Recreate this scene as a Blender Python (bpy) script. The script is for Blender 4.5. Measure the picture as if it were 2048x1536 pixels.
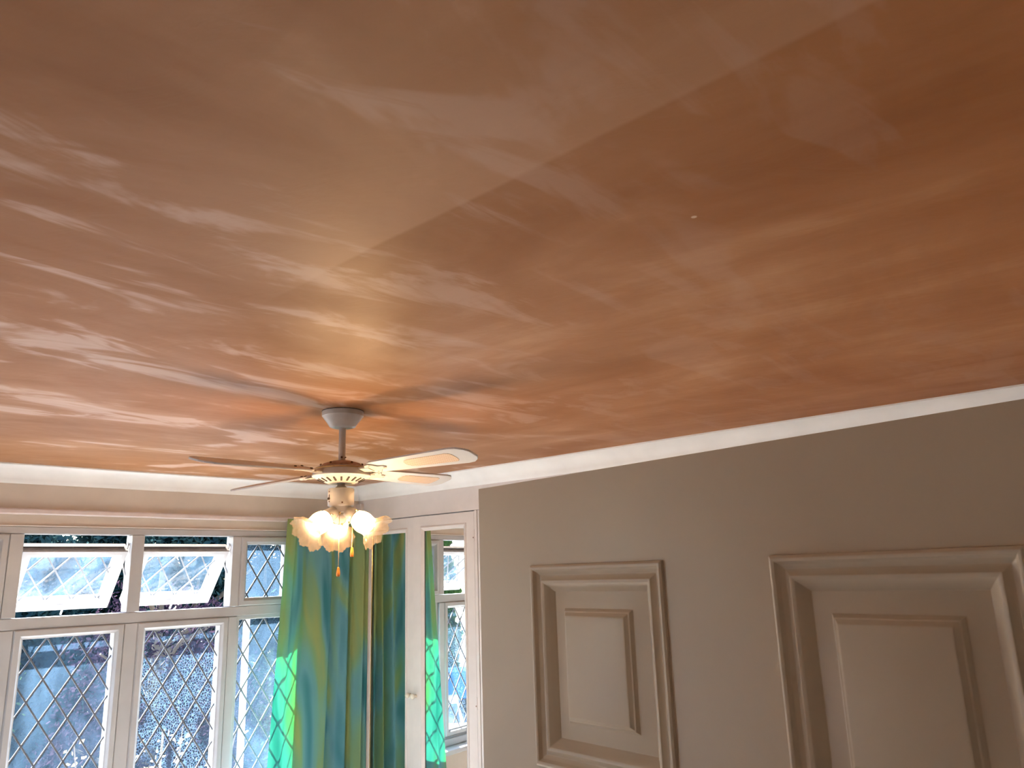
import bpy, bmesh, math, random
from mathutils import Matrix, Vector, noise
random.seed(7)
for o in list(bpy.data.objects): bpy.data.objects.remove(o)
SC = bpy.context.scene
COL = SC.collection
EYE = 1.85                     # camera height above the bedroom floor
GROUND = -2.75                 # the bedroom is one floor up

# ---------------------------------------------------------------- frames
CORN = Vector((-0.98519, 4.75465, 0))
def frame(u, n):
    return Matrix(((u[0], n[0], 0, CORN.x), (u[1], n[1], 0, CORN.y), (0, 0, 1, 0), (0, 0, 0, 1)))
ML = frame((0.69231447, 0.72159592), (-0.72159592, 0.69231447))   # window wall: x along, y outwards
MR = frame((0.75553242, -0.65511126), (0.65511126, 0.75553242))   # wardrobe wall
CEIL = EYE + 0.55

# ---------------------------------------------------------------- camera
cam = bpy.data.cameras.new('camera')
cam.sensor_width = 36; cam.lens = 36 * 1540 / 2048; cam.clip_start = 0.02; cam.clip_end = 500
co = bpy.data.objects.new('camera', cam); COL.objects.link(co)
RC = Matrix(((0.99951642, 0.03109536, 0.0), (0.00741586, -0.23837237, -0.97114552), (-0.03019812, 0.97067589, -0.2384877)))
co.matrix_world = Matrix.Translation((0, 0, EYE)) @ RC.to_4x4()
SC.camera = co

# ---------------------------------------------------------------- sky, sun, exposure
SUN_ALT = math.radians(47)
sd = ML.to_3x3() @ Vector((-math.sin(math.radians(6)) * math.cos(SUN_ALT), math.cos(math.radians(6)) * math.cos(SUN_ALT), math.sin(SUN_ALT)))
w = bpy.data.worlds.new('sky'); SC.world = w; w.use_nodes = True
nt = w.node_tree
sky = nt.nodes.new('ShaderNodeTexSky'); sky.sky_type = 'NISHITA'; sky.sun_disc = False
sky.sun_elevation = SUN_ALT; sky.sun_rotation = math.atan2(sd.x, sd.y)
nt.links.new(sky.outputs[0], nt.nodes['Background'].inputs[0])
nt.nodes['Background'].inputs[1].default_value = 0.11
sl = bpy.data.lights.new('sun', 'SUN'); sl.energy = 6.0; sl.angle = math.radians(0.6); sl.color = (1, 0.96, 0.9)
so = bpy.data.objects.new('sun', sl); COL.objects.link(so)
so.rotation_euler = sd.to_track_quat('Z', 'Y').to_euler(); so.location = sd * 30
SC.view_settings.view_transform = 'Standard'; SC.view_settings.look = 'None'
SC.view_settings.exposure = 3.92; SC.view_settings.gamma = 1.0
SC.view_settings.use_curve_mapping = False
SC.cycles.max_bounces = 7; SC.cycles.diffuse_bounces = 4; SC.cycles.glossy_bounces = 4; SC.cycles.transparent_max_bounces = 10

# ---------------------------------------------------------------- helpers
def tag(o, label=None, cat=None, group=None, kind=None):
    if label: o['label'] = label
    if cat: o['category'] = cat
    if group: o['group'] = group
    if kind: o['kind'] = kind
    return o
def empty(name, M=Matrix(), parent=None):
    o = bpy.data.objects.new(name, None); COL.objects.link(o)
    o.empty_display_size = 0.05
    place(o, M, parent); return o
def place(o, M, parent):
    if parent is not None:
        o.parent = parent
        o.matrix_parent_inverse = Matrix()
    o.matrix_basis = M
def obj(name, bm, mat, parent=None, M=Matrix(), smooth=False, bevel=0, autosmooth=None):
    me = bpy.data.meshes.new(name)
    if isinstance(bm, bmesh.types.BMesh):
        bmesh.ops.recalc_face_normals(bm, faces=bm.faces)
        bm.to_mesh(me); bm.free()
    else:
        me.from_pydata(bm[0], [], bm[1])
    if smooth:
        for p in me.polygons: p.use_smooth = True
    if autosmooth:
        me.set_sharp_from_angle(angle=math.radians(autosmooth))
    me.materials.append(mat)
    o = bpy.data.objects.new(name, me); COL.objects.link(o)
    place(o, M, parent)
    if bevel:
        b = o.modifiers.new('bevel', 'BEVEL'); b.width = bevel; b.segments = 2; b.limit_method = 'ANGLE'
    return o
def B(): return bmesh.new()
def box(bm, x0, x1, y0, y1, z0, z1, M=None):
    vs = [bm.verts.new((x, y, z)) for z in (z0, z1) for y in (y0, y1) for x in (x0, x1)]
    for f in ((0, 1, 3, 2), (4, 6, 7, 5), (0, 4, 5, 1), (2, 3, 7, 6), (0, 2, 6, 4), (1, 5, 7, 3)):
        bm.faces.new([vs[i] for i in f])
    if M is not None:
        for v in vs: v.co = M @ v.co
    return bm
def lathe(bm, prof, n=32, M=None, cap=True):
    rings = []
    allv = []
    for r, z in prof:
        ring = [bm.verts.new((r * math.cos(2 * math.pi * i / n), r * math.sin(2 * math.pi * i / n), z)) for i in range(n)]
        rings.append(ring); allv += ring
    for a, b in zip(rings, rings[1:]):
        for i in range(n): bm.faces.new((a[i], a[(i + 1) % n], b[(i + 1) % n], b[i]))
    if cap:
        bm.faces.new(rings[0][::-1]); bm.faces.new(rings[-1])
    if M is not None:
        for v in allv: v.co = M @ v.co
    return bm
def rod(bm, a, b, r, n=8, r2=None):
    a, b = Vector(a), Vector(b); d = b - a
    M = Matrix.Translation(a) @ d.to_track_quat('Z', 'Y').to_matrix().to_4x4()
    return lathe(bm, [(r, 0), (r2 if r2 is not None else r, d.length)], n, M)
def bar(bm, a, b, wd, th, up=(0, 1, 0)):
    """flat bar from a to b: wd across, th along up"""
    a, b = Vector(a), Vector(b); d = (b - a); L = d.length; d.normalize()
    up = Vector(up); s = d.cross(up).normalized(); u = s.cross(d).normalized()
    M = Matrix((( d.x, s.x, u.x, a.x), (d.y, s.y, u.y, a.y), (d.z, s.z, u.z, a.z), (0, 0, 0, 1)))
    return box(bm, 0, L, -wd / 2, wd / 2, -th / 2, th / 2, M)
def rings(bm, x0, x1, z0, z1, prof, loop=True, fill=False):
    """mitred rectangular frame in the xz plane; prof is a list of (inset, y)"""
    R = []
    for i, y in prof:
        R.append([bm.verts.new(c) for c in ((x0 + i, y, z0 + i), (x1 - i, y, z0 + i), (x1 - i, y, z1 - i), (x0 + i, y, z1 - i))])
    pairs = list(zip(R, R[1:])) + ([(R[-1], R[0])] if loop else [])
    for a, b in pairs:
        for k in range(4): bm.faces.new((a[k], a[(k + 1) % 4], b[(k + 1) % 4], b[k]))
    if fill: bm.faces.new(R[-1])
    return bm

# ---------------------------------------------------------------- materials
class NT:
    def __init__(s, name):
        s.m = bpy.data.materials.new(name); s.m.use_nodes = True; s.t = s.m.node_tree
        s.p = s.t.nodes['Principled BSDF']; s.out = s.t.nodes['Material Output']
    def n(s, typ, **kw):
        nd = s.t.nodes.new(typ)
        for k, v in kw.items(): setattr(nd, k, v)
        return nd
    def l(s, a, b): s.t.links.new(a, b)
    def val(s, sock, v): sock.default_value = v
    def coord(s, rotz=0, scale=(1, 1, 1), loc=(0, 0, 0)):
        tc = s.n('ShaderNodeTexCoord')
        r = s.n('ShaderNodeMapping'); r.inputs['Rotation'].default_value = (0, 0, rotz)
        s.l(tc.outputs['Object'], r.inputs[0])
        m = s.n('ShaderNodeMapping'); m.inputs['Scale'].default_value = scale; m.inputs['Location'].default_value = loc
        s.l(r.outputs[0], m.inputs[0]); return m.outputs[0]
    def noise(s, vec, scale, detail=4, rough=0.55, dist=0.0):
        t = s.n('ShaderNodeTexNoise'); t.inputs['Scale'].default_value = scale; t.inputs['Detail'].default_value = detail
        t.inputs['Roughness'].default_value = rough; t.inputs['Distortion'].default_value = dist
        s.l(vec, t.inputs['Vector']); return t.outputs['Fac']
    def ramp(s, fac, stops, interp='LINEAR'):
        r = s.n('ShaderNodeValToRGB'); r.color_ramp.interpolation = interp
        els = r.color_ramp.elements
        while len(els) < len(stops): els.new(0.5)
        for e, (p, c) in zip(els, stops):
            e.position = p; e.color = (c if len(c) == 4 else (*c, 1)) if not isinstance(c, (int, float)) else (c, c, c, 1)
        s.l(fac, r.inputs[0]); return r.outputs[0]
    def math(s, op, a, b=None, c=None):
        m = s.n('ShaderNodeMath', operation=op)
        for i, v in enumerate((a, b, c)):
            if v is None: continue
            if isinstance(v, (int, float)): m.inputs[i].default_value = v
            else: s.l(v, m.inputs[i])
        return m.outputs[0]
    def rng(s, v, a, b, c, d, typ='SMOOTHSTEP'):
        m = s.n('ShaderNodeMapRange', interpolation_type=typ)
        for i, q in enumerate((a, b, c, d)): m.inputs[i + 1].default_value = q
        s.l(v, m.inputs[0]); return m.outputs[0]
    def mix(s, f, a, b, blend='MIX'):
        m = s.n('ShaderNodeMix', data_type='RGBA', blend_type=blend)
        for i, v in ((0, f), (6, a), (7, b)):
            if isinstance(v, (int, float)): m.inputs[i].default_value = v
            elif isinstance(v, tuple): m.inputs[i].default_value = (*v, 1) if len(v) == 3 else v
            else: s.l(v, m.inputs[i])
        return m.outputs[2]
    def bump(s, h, strength=0.2, dist=0.002):
        b = s.n('ShaderNodeBump'); b.inputs['Strength'].default_value = strength; b.inputs['Distance'].default_value = dist
        s.l(h, b.inputs['Height']); s.l(b.outputs[0], s.p.inputs['Normal'])
def plain(name, col, rough=0.5, metal=0.0, var=0.06, scale=12, bump=0.0, spec=0.5, coat=0.0):
    t = NT(name)
    v = t.coord()
    f = t.noise(v, scale, 3)
    c2 = tuple(max(0, c * (1 - var * 2)) for c in col); c1 = tuple(min(1, c * (1 + var)) for c in col)
    t.l(t.ramp(f, [(0.3, c2), (0.7, c1)]), t.p.inputs['Base Color'])
    t.p.inputs['Roughness'].default_value = rough; t.p.inputs['Metallic'].default_value = metal
    t.p.inputs['Specular IOR Level'].default_value = spec; t.p.inputs['Coat Weight'].default_value = coat
    if bump: t.bump(t.noise(v, scale * 6, 4), bump, 0.002)
    return t.m

def plaster_mat():
    t = NT('skimmed pink plaster')
    AL = math.radians(-46.2); AR = math.radians(40.9)
    def streak(rot, sc, loc, dist):
        return t.noise(t.coord(rot, sc, loc), 1.0, 4.5, 0.58, dist)
    l1 = streak(AL, (0.8, 2.0, 1), (3.1, 1.7, 0), 1.6)
    l2 = streak(AL, (1.7, 5.2, 1), (0.3, 5.7, 0), 1.6)
    r1 = streak(AR, (0.6, 1.9, 1), (7.1, 2.7, 0), 1.0)
    r2 = streak(AR, (1.3, 6.5, 1), (2.3, 4.7, 0), 0.8)
    cloud = t.noise(t.coord(0, (1, 1, 1), (4, 9, 0)), 1.5, 6, 0.55, 1.2)
    tc = t.n('ShaderNodeTexCoord'); sx = t.n('ShaderNodeSeparateXYZ'); t.l(tc.outputs['Object'], sx.inputs[0])
    m = t.rng(t.math('ADD', sx.outputs[0], t.math('MULTIPLY', cloud, 1.4)), -0.1, 1.1, 0, 1)
    def mx(a, b):
        return t.math('ADD', t.math('MULTIPLY', a, t.math('SUBTRACT', 1.0, m)), t.math('MULTIPLY', b, m))
    big = mx(l1, r1); fine = mx(l2, r2)
    v = t.math('ADD', t.math('MULTIPLY', big, 0.45), t.math('ADD', t.math('MULTIPLY', fine, 0.20), t.math('MULTIPLY', cloud, 0.35)))
    col = t.ramp(v, [(0.36, (0.270, 0.104, 0.030)), (0.46, (0.318, 0.133, 0.045)), (0.54, (0.358, 0.160, 0.062)), (0.64, (0.460, 0.245, 0.125))])
    # more orange towards the right, with a pale drag edge at a trowel overlap
    px, py = t.math('SUBTRACT', sx.outputs[0], EDGE[0]), t.math('SUBTRACT', sx.outputs[1], EDGE[1])
    dd = t.math('ADD', t.math('MULTIPLY', px, EDGE[2]), t.math('MULTIPLY', py, EDGE[3]))
    dd = t.math('ADD', dd, t.math('MULTIPLY', t.math('SUBTRACT', r1, 0.5), 0.05))
    lap = t.rng(dd, -0.006, 0.006, 1, 0)
    fadel = t.rng(dd, -0.45, -0.0, 0, 1)
    along = t.math('ADD', t.math('MULTIPLY', px, -EDGE[3]), t.math('MULTIPLY', py, EDGE[2]))
    vis = t.math('MULTIPLY', t.rng(along, -0.9, -0.2, 0, 1), t.rng(along, 0.6, 1.1, 1, 0))
    lapm = t.math('MULTIPLY', t.math('MULTIPLY', lap, fadel), t.math('MULTIPLY', vis, 0.4))
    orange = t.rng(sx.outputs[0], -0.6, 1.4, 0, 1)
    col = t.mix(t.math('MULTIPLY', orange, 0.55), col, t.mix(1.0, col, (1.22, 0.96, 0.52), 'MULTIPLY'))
    col = t.mix(lapm, col, (0.55, 0.32, 0.19))
    # burnished patches near the windows, their window sheen painted in as paler colour
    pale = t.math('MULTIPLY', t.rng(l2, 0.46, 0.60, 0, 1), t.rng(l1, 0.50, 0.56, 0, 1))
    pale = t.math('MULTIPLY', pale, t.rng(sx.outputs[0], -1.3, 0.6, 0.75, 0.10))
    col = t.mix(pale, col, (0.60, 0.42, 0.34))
    # a nib of dried plaster
    vd = t.n('ShaderNodeVectorMath', operation='DISTANCE'); vd.inputs[1].default_value = (NIB[0], NIB[1], CEIL)
    t.l(tc.outputs['Object'], vd.inputs[0])
    col = t.mix(t.rng(vd.outputs['Value'], 0.003, 0.006, 0.7, 0), col, (0.75, 0.6, 0.45))
    t.l(col, t.p.inputs['Base Color'])
    t.l(t.rng(v, 0.36, 0.62, 0.56, 0.40, 'LINEAR'), t.p.inputs['Roughness'])
    t.p.inputs['Specular IOR Level'].default_value = 0.22
    t.bump(t.noise(t.coord(0.2, (5, 9, 1)), 1.0, 4, 0.6, 0.8), 0.20, 0.008)
    return t.m
EDGE = (0.75, 1.55, -0.6, 0.8); NIB = (0.35, 1.6)
def _ceil_pt(x, y):
    d = RC @ Vector((x - 1024, -(y - 768), -1540)); return d * (0.55 / d.z)
a, b = _ceil_pt(1150, 300), _ceil_pt(1720, 20)
dl = (b - a); dl.z = 0; dl.normalize()
EDGE = (*(((a + b) / 2)[:2]), -dl.y, dl.x)
if Vector((EDGE[2], EDGE[3], 0)).dot(_ceil_pt(1700, 500) - a) < 0: EDGE = (EDGE[0], EDGE[1], -EDGE[2], -EDGE[3])
NIB = tuple(_ceil_pt(1388, 434)[:2])

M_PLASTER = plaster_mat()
M_WALL = plain('warm beige emulsion', (0.64, 0.56, 0.48), 0.75, var=0.03, scale=6, bump=0.05)
M_COVE = plain('white coving paint', (0.92, 0.92, 0.91), 0.55, var=0.03, scale=5, bump=0.04)
M_UPVC = plain('white window plastic', (0.50, 0.51, 0.53), 0.32, var=0.03, scale=8)
M_GRIME = plain('grimy sash edge', (0.13, 0.10, 0.08), 0.6, var=0.25, scale=18)
M_SEAL = plain('black rubber seal', (0.03, 0.025, 0.02), 0.6)
M_TRACK = plain('pinkish white track', (0.74, 0.66, 0.65), 0.45, var=0.04)
M_LEAD = plain('lead came', (0.17, 0.19, 0.22), 0.6, metal=0.15, var=0.15, scale=30)
M_CREAM = plain('cream wardrobe paint', (0.74, 0.69, 0.67), 0.38, var=0.03, scale=7, bump=0.03)
M_DOOR = plain('beige gloss door paint', (0.68, 0.565, 0.425), 0.36, var=0.02, scale=5, bump=0.03)
M_FANW = plain('ivory fan enamel', (0.56, 0.53, 0.48), 0.25, var=0.04, scale=30)
M_BLADE = plain('white blade lacquer', (0.64, 0.62, 0.60), 0.38, var=0.03, scale=14)
M_BRASS = plain('worn brass', (0.72, 0.55, 0.25), 0.25, metal=1.0, var=0.1, scale=40)
M_DARK = plain('dark recess', (0.035, 0.02, 0.015), 0.7)
M_RUST = plain('rusty screw', (0.16, 0.07, 0.03), 0.7, var=0.3, scale=80)
M_FOB = plain('varnished wood fob', (0.62, 0.22, 0.04), 0.3, var=0.25, scale=60)
M_KNOB = plain('ivory china knob', (0.86, 0.80, 0.68), 0.2, var=0.03)
M_FLOOR = plain('pale carpet', (0.70, 0.64, 0.57), 0.9, var=0.08, scale=40, bump=0.3)
M_MIRROR = plain('mirror silvering', (0.90, 0.92, 0.91), 0.0, metal=1.0, var=0.0)
M_EDGE = plain('mirror edge', (0.04, 0.03, 0.03), 0.4)

def cane_mat():
    t = NT('woven cane')
    v = t.coord(0, (1, 1, 1))
    w1 = t.n('ShaderNodeTexWave', wave_type='BANDS', bands_direction='X'); w1.inputs['Scale'].default_value = 42
    w2 = t.n('ShaderNodeTexWave', wave_type='BANDS', bands_direction='Y'); w2.inputs['Scale'].default_value = 42
    for q in (w1, w2): t.l(v, q.inputs['Vector'])
    f = t.math('MULTIPLY', w1.outputs['Fac'], w2.outputs['Fac'])
    t.l(t.ramp(f, [(0.05, (0.80, 0.60, 0.42)), (0.45, (0.62, 0.40, 0.24)), (0.9, (0.42, 0.26, 0.16))]), t.p.inputs['Base Color'])
    t.p.inputs['Roughness'].default_value = 0.5
    t.bump(f, 0.3, 0.001); return t.m
M_CANE = cane_mat()

def glass_mat(name, dust, col=(0.34, 0.62, 1.0), drops=False, scale=5, seed=0, lo=0.35, hi=0.75):
    t = NT(name)
    t.t.nodes.remove(t.p)
    v = t.coord(0, (1, 1, 1), (seed, seed * 1.7, seed * 0.6))
    tr = t.n('ShaderNodeBsdfTransparent'); tr.inputs[0].default_value = (0.90, 0.95, 1.0, 1)
    tl = t.n('ShaderNodeBsdfTranslucent'); tl.inputs[0].default_value = (*col, 1)
    gl = t.n('ShaderNodeBsdfGlossy'); gl.inputs['Roughness'].default_value = 0.02
    f = t.noise(t.coord(0, (1, 1, 0.45), (seed, 0, seed)), scale, 6, 0.6, 0.8)
    f = t.rng(f, lo, hi, dust * 0.25, dust, 'LINEAR')
    if drops:
        vo = t.n('ShaderNodeTexVoronoi', feature='DISTANCE_TO_EDGE'); vo.inputs['Scale'].default_value = 95
        t.l(t.coord(0, (1, 1, 0.8)), vo.inputs['Vector'])
        d = t.rng(vo.outputs['Distance'], 0.0, 0.16, 1, 0)
        area = t.rng(t.noise(t.coord(0, (1, 1, 0.5), (2.2, 0, 5.1)), 4.5, 3, 0.5, 1.5), 0.42, 0.6, 0.15, 0.85)
        f = t.math('MAXIMUM', f, t.math('MULTIPLY', t.math('MULTIPLY', d, area), 0.085))
    mx = t.n('ShaderNodeMixShader'); t.l(f, mx.inputs[0]); t.l(tr.outputs[0], mx.inputs[1]); t.l(tl.outputs[0], mx.inputs[2])
    fr = t.n('ShaderNodeFresnel'); fr.inputs[0].default_value = 1.4
    m2 = t.n('ShaderNodeMixShader'); t.l(fr.outputs[0], m2.inputs[0]); t.l(mx.outputs[0], m2.inputs[1]); t.l(gl.outputs[0], m2.inputs[2])
    t.l(m2.outputs[0], t.out.inputs[0]); return t.m
M_GLASS_DUST = glass_mat('dusty window glass', 0.045, seed=1)
M_GLASS_BRIGHT = glass_mat('salt streaked window glass', 0.045, seed=4, scale=7, lo=0.36, hi=0.6)
M_GLASS_MID = glass_mat('streaked window glass', 0.040, (0.30, 0.62, 1.0), seed=9, scale=6)
M_GLASS_DROP = glass_mat('misted window glass with droplets', 0.014, drops=True, seed=3)
M_GLASS_HAZE = glass_mat('hazy window glass', 0.055, seed=6, scale=3)

def curtain_mat():
    t = NT('tie dyed curtain cloth'); t.t.nodes.remove(t.p)
    tc = t.n('ShaderNodeTexCoord')
    mp = t.n('ShaderNodeMapping'); mp.inputs['Scale'].default_value = (1, 1, 1); t.l(tc.outputs['UV'], mp.inputs[0])
    sx = t.n('ShaderNodeSeparateXYZ'); t.l(mp.outputs[0], sx.inputs[0])
    sk = t.math('ADD', sx.outputs[0], t.math('MULTIPLY', sx.outputs[1], 0.10))
    cb = t.n('ShaderNodeCombineXYZ'); t.l(t.math('MULTIPLY', sk, 6.5), cb.inputs[0]); t.l(t.math('MULTIPLY', sx.outputs[1], 1.3), cb.inputs[1])
    f = t.noise(cb.outputs[0], 1.25, 2, 0.4, 0.5)
    c = t.ramp(f, [(0.30, (0.05, 0.21, 0.25)), (0.42, (0.14, 0.34, 0.41)), (0.50, (0.17, 0.37, 0.34)), (0.57, (0.22, 0.37, 0.21)), (0.66, (0.31, 0.38, 0.16))])
    df = t.n('ShaderNodeBsdfDiffuse'); tl = t.n('ShaderNodeBsdfTranslucent')
    t.l(c, df.inputs[0])
    t.l(t.mix(1.0, c, (0.12, 1.0, 0.50), 'MULTIPLY'), tl.inputs[0])
    mx = t.n('ShaderNodeMixShader'); mx.inputs[0].default_value = 0.13
    t.l(df.outputs[0], mx.inputs[1]); t.l(tl.outputs[0], mx.inputs[2]); t.l(mx.outputs[0], t.out.inputs[0])
    return t.m
M_CURT = curtain_mat()

def shade_mat():
    t = NT('frosted pressed glass'); t.t.nodes.remove(t.p)
    tr = t.n('ShaderNodeBsdfTransparent'); tr.inputs[0].default_value = (1, 0.90, 0.78, 1)
    tl = t.n('ShaderNodeBsdfTranslucent'); tl.inputs[0].default_value = (0.135, 0.092, 0.060, 1)
    df = t.n('ShaderNodeBsdfDiffuse'); df.inputs[0].default_value = (0.15, 0.12, 0.095, 1)
    gl = t.n('ShaderNodeBsdfGlossy'); gl.inputs['Roughness'].default_value = 0.25
    f = t.noise(t.coord(), 60, 3)
    m0 = t.n('ShaderNodeMixShader'); m0.inputs[0].default_value = 0.62; t.l(df.outputs[0], m0.inputs[1]); t.l(tl.outputs[0], m0.inputs[2])
    m1 = t.n('ShaderNodeMixShader'); t.l(t.rng(f, 0.3, 0.7, 0.30, 0.46, 'LINEAR'), m1.inputs[0]); t.l(m0.outputs[0], m1.inputs[1]); t.l(tr.outputs[0], m1.inputs[2])
    m2 = t.n('ShaderNodeMixShader'); m2.inputs[0].default_value = 0.05; t.l(m1.outputs[0], m2.inputs[1]); t.l(gl.outputs[0], m2.inputs[2])
    t.l(m2.outputs[0], t.out.inputs[0]); return t.m
M_SHADE = shade_mat()
def emit_mat(name, col, s):
    t = NT(name); t.t.nodes.remove(t.p)
    e = t.n('ShaderNodeEmission'); e.inputs[0].default_value = (*col, 1); e.inputs[1].default_value = s
    t.l(e.outputs[0], t.out.inputs[0]); return t.m
BULB = 42.0
M_BULB = emit_mat('lit bulb', (1.0, 0.72, 0.42), BULB)

# ================================================================ THE ROOM
XL, YB = -3.40, -3.99                 # left wall and back (door) wall in window-wall coordinates
def Lp(x, y, z=0): return ML @ Vector((x, y, z))
def Rp(x, y, z=0): return MR @ Vector((x, y, z))
def isect(p, d, q, e):
    det = d.x * -e.y + e.x * d.y
    r = q - p; t = (r.x * -e.y + e.x * r.y) / det
    return p + d * t
lu, nl = ML.to_3x3() @ Vector((1, 0, 0)), ML.to_3x3() @ Vector((0, 1, 0))
ru, nr = MR.to_3x3() @ Vector((1, 0, 0)), MR.to_3x3() @ Vector((0, 1, 0))
PA = isect(Lp(0, .1), lu, Rp(0, .1), ru)          # window wall / wardrobe wall
PB = isect(Lp(0, YB), lu, Rp(0, .1), ru)          # back wall / wardrobe wall
PC, PD = Lp(XL, YB), Lp(XL, .1)
def slab(name, z0, z1, mat, grow=0.3):
    c = (PA + PB + PC + PD) / 4
    bm = B()
    pts = [p + (p - c).normalized() * grow for p in (PA, PB, PC, PD)]
    lo = [bm.verts.new((p.x, p.y, z0)) for p in pts]; hi = [bm.verts.new((p.x, p.y, z1)) for p in pts]
    bm.faces.new(lo); bm.faces.new(hi)
    for i in range(4): bm.faces.new((lo[i], lo[(i + 1) % 4], hi[(i + 1) % 4], hi[i]))
    return tag(obj(name, bm, mat), kind='structure')
tag(slab('floor', -0.2, 0, M_FLOOR), 'pale carpeted bedroom floor')
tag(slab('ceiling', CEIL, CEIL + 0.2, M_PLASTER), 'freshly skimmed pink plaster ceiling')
sPA = (ML.inverted() @ PA).x; rPB = (MR.inverted() @ PB).x; rPA = (MR.inverted() @ PA).x
def e(z): return EYE + z
# window wall around the opening
WX0, WX1, WZ0, WZ1 = -2.86, -0.30, e(-1.09), e(0.275)
bm = B()
for x0, x1, z0, z1 in ((XL - .2, WX0, 0, CEIL), (WX1, sPA + .15, 0, CEIL), (WX0, WX1, 0, WZ0), (WX0, WX1, WZ1, CEIL)):
    box(bm, x0, x1, .1, .20, z0, z1)
tag(obj('wall_window', bm, M_WALL, M=ML), 'beige wall above and beside the leaded window', kind='structure')
# wardrobe wall
bm = B()
for x0, x1, z0, z1 in ((rPA - .2, -.058, 0, CEIL), (.96, rPB + .2, 0, CEIL), (-.058, .96, e(.34), CEIL)):
    box(bm, x0, x1, .1, .2, z0, z1)
tag(obj('wall_right', bm, M_CREAM, M=MR), 'cream painted wall holding the fitted wardrobe', kind='structure')
bm = B()
W2 = (-2.15, -.85, .85, 2.12)          # unseen side window, added so daylight reaches the door and ceiling
for y0, y1, z0, z1 in ((YB - .3, W2[0], 0, CEIL), (W2[1], .34, 0, CEIL), (W2[0], W2[1], 0, W2[2]), (W2[0], W2[1], W2[3], CEIL)):
    box(bm, XL - .2, XL, y0, y1, z0, z1)
tag(obj('wall_left', bm, M_WALL, M=ML), 'beige wall left of the window', kind='structure')
# back wall with the doorway the camera stands in
DX0, DX1 = -2.90, -1.985
bm = B()
for x0, x1, z0, z1 in ((XL - .2, DX0, 0, CEIL), (DX1, 1.6, 0, CEIL), (DX0, DX1, 2.02, CEIL)):
    box(bm, x0, x1, YB - .1, YB, z0, z1)
tag(obj('wall_back', bm, M_WALL, M=ML), 'beige wall with the doorway', kind='structure')
# landing behind the doorway
bm = B()
box(bm, -3.6, -0.6, -5.5, YB - .1, -.2, 0)
tag(obj('floor_landing', bm, M_FLOOR, M=ML), kind='structure')
bm = B()
box(bm, -3.6, -0.6, -5.6, -5.5, 0, CEIL); box(bm, -3.7, -3.6, -5.6, YB - .1, 0, CEIL); box(bm, -.6, -.5, -5.6, YB - .1, 0, CEIL)
tag(obj('wall_landing', bm, M_WALL, M=ML), kind='structure')
bm = box(B(), -3.6, -0.6, -5.5, YB - .1, CEIL, CEIL + .1)
tag(obj('ceiling_landing', bm, M_COVE, M=ML), kind='structure')

# coving: concave quarter profile, drop 80 mm, projection 100 mm
def coving(name, M, x0, x1, label):
    prof = [(.1, CEIL - .080), (.094, CEIL - .080)]
    for k in range(9):
        a = math.pi / 2 * k / 8
        prof.append((.090 - .084 * (1 - math.cos(a)), CEIL - .074 + .066 * math.sin(a)))
    prof += [(0.0, CEIL - .006), (0.0, CEIL), (.1, CEIL)]
    bm = B()
    A = [bm.verts.new((x0, y, z)) for y, z in prof]; Bv = [bm.verts.new((x1, y, z)) for y, z in prof]
    n = len(prof)
    for i in range(n): bm.faces.new((A[i], A[(i + 1) % n], Bv[(i + 1) % n], Bv[i]))
    bm.faces.new(A); bm.faces.new(Bv[::-1])
    return tag(obj(name, bm, M_COVE, M=M, smooth=True, autosmooth=35), label, kind='structure')
coving('trim_1', ML, XL, sPA + .02, 'white coving along the window wall')
coving('trim_2', MR, rPA - .02, rPB, 'white coving along the wardrobe wall')
MLf = ML @ Matrix.Translation((XL + .1, 0, 0)) @ Matrix.Rotation(math.pi / 2, 4, 'Z')
coving('trim_3', MLf, YB, .1, 'white coving along the left wall')
# door lining
bm = B()
box(bm, DX0 - .0, DX0 + .03, YB - .1, YB + .005, 0, 2.02); box(bm, DX1 - .03, DX1, YB - .1, YB - .03, 0, 2.02); box(bm, DX0 + .03, DX1 - .03, YB - .1, YB - .03, 1.99, 2.02)
tag(obj('trim_4', bm, M_DOOR, M=ML), 'door lining', kind='structure')

# ================================================================ WINDOW
win = empty('window_1', ML @ Matrix.Translation((0, 0, 0)))
tag(win, 'white plastic window with diamond leaded lights and two open top lights', kind='structure')
def part(name, bm, mat, parent=win, M=Matrix(), **k): return obj(name, bm, mat, parent, M, **k)
Y0, Y1 = .092, .165
MUL = [(-2.32, -2.26), (-1.787, -1.731), (-1.258, -1.197), (-.728, -.680)]
COLS = [(-2.80, -2.32), (-2.26, -1.787), (-1.731, -1.258), (-1.197, -.728), (-.680, -.360)]
part('frame_head', box(B(), WX0, WX1, Y0, Y1, e(.243), WZ1), M_UPVC, bevel=.003)
part('frame_foot', box(B(), WX0, WX1, Y0, Y1, WZ0, e(-1.05)), M_UPVC, bevel=.003)
part('jamb', box(B(), WX0, -2.80, Y0, Y1, e(-1.05), e(.243)), M_UPVC, bevel=.003)
part('jamb', box(B(), -.360, WX1, Y0, Y1, e(-1.05), e(.243)), M_UPVC, bevel=.003)
part('transom', box(B(), -2.80, -.360, Y0, Y1, e(-.18), e(-.13)), M_UPVC, bevel=.003)
for a, b in MUL:
    part('mullion', box(B(), a, b, Y0 - .003, Y1, e(-.128), e(.242)), M_UPVC, bevel=.003)
    part('mullion', box(B(), a, b, Y0 - .003, Y1, e(-1.05), e(-.182)), M_UPVC, bevel=.003)
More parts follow.
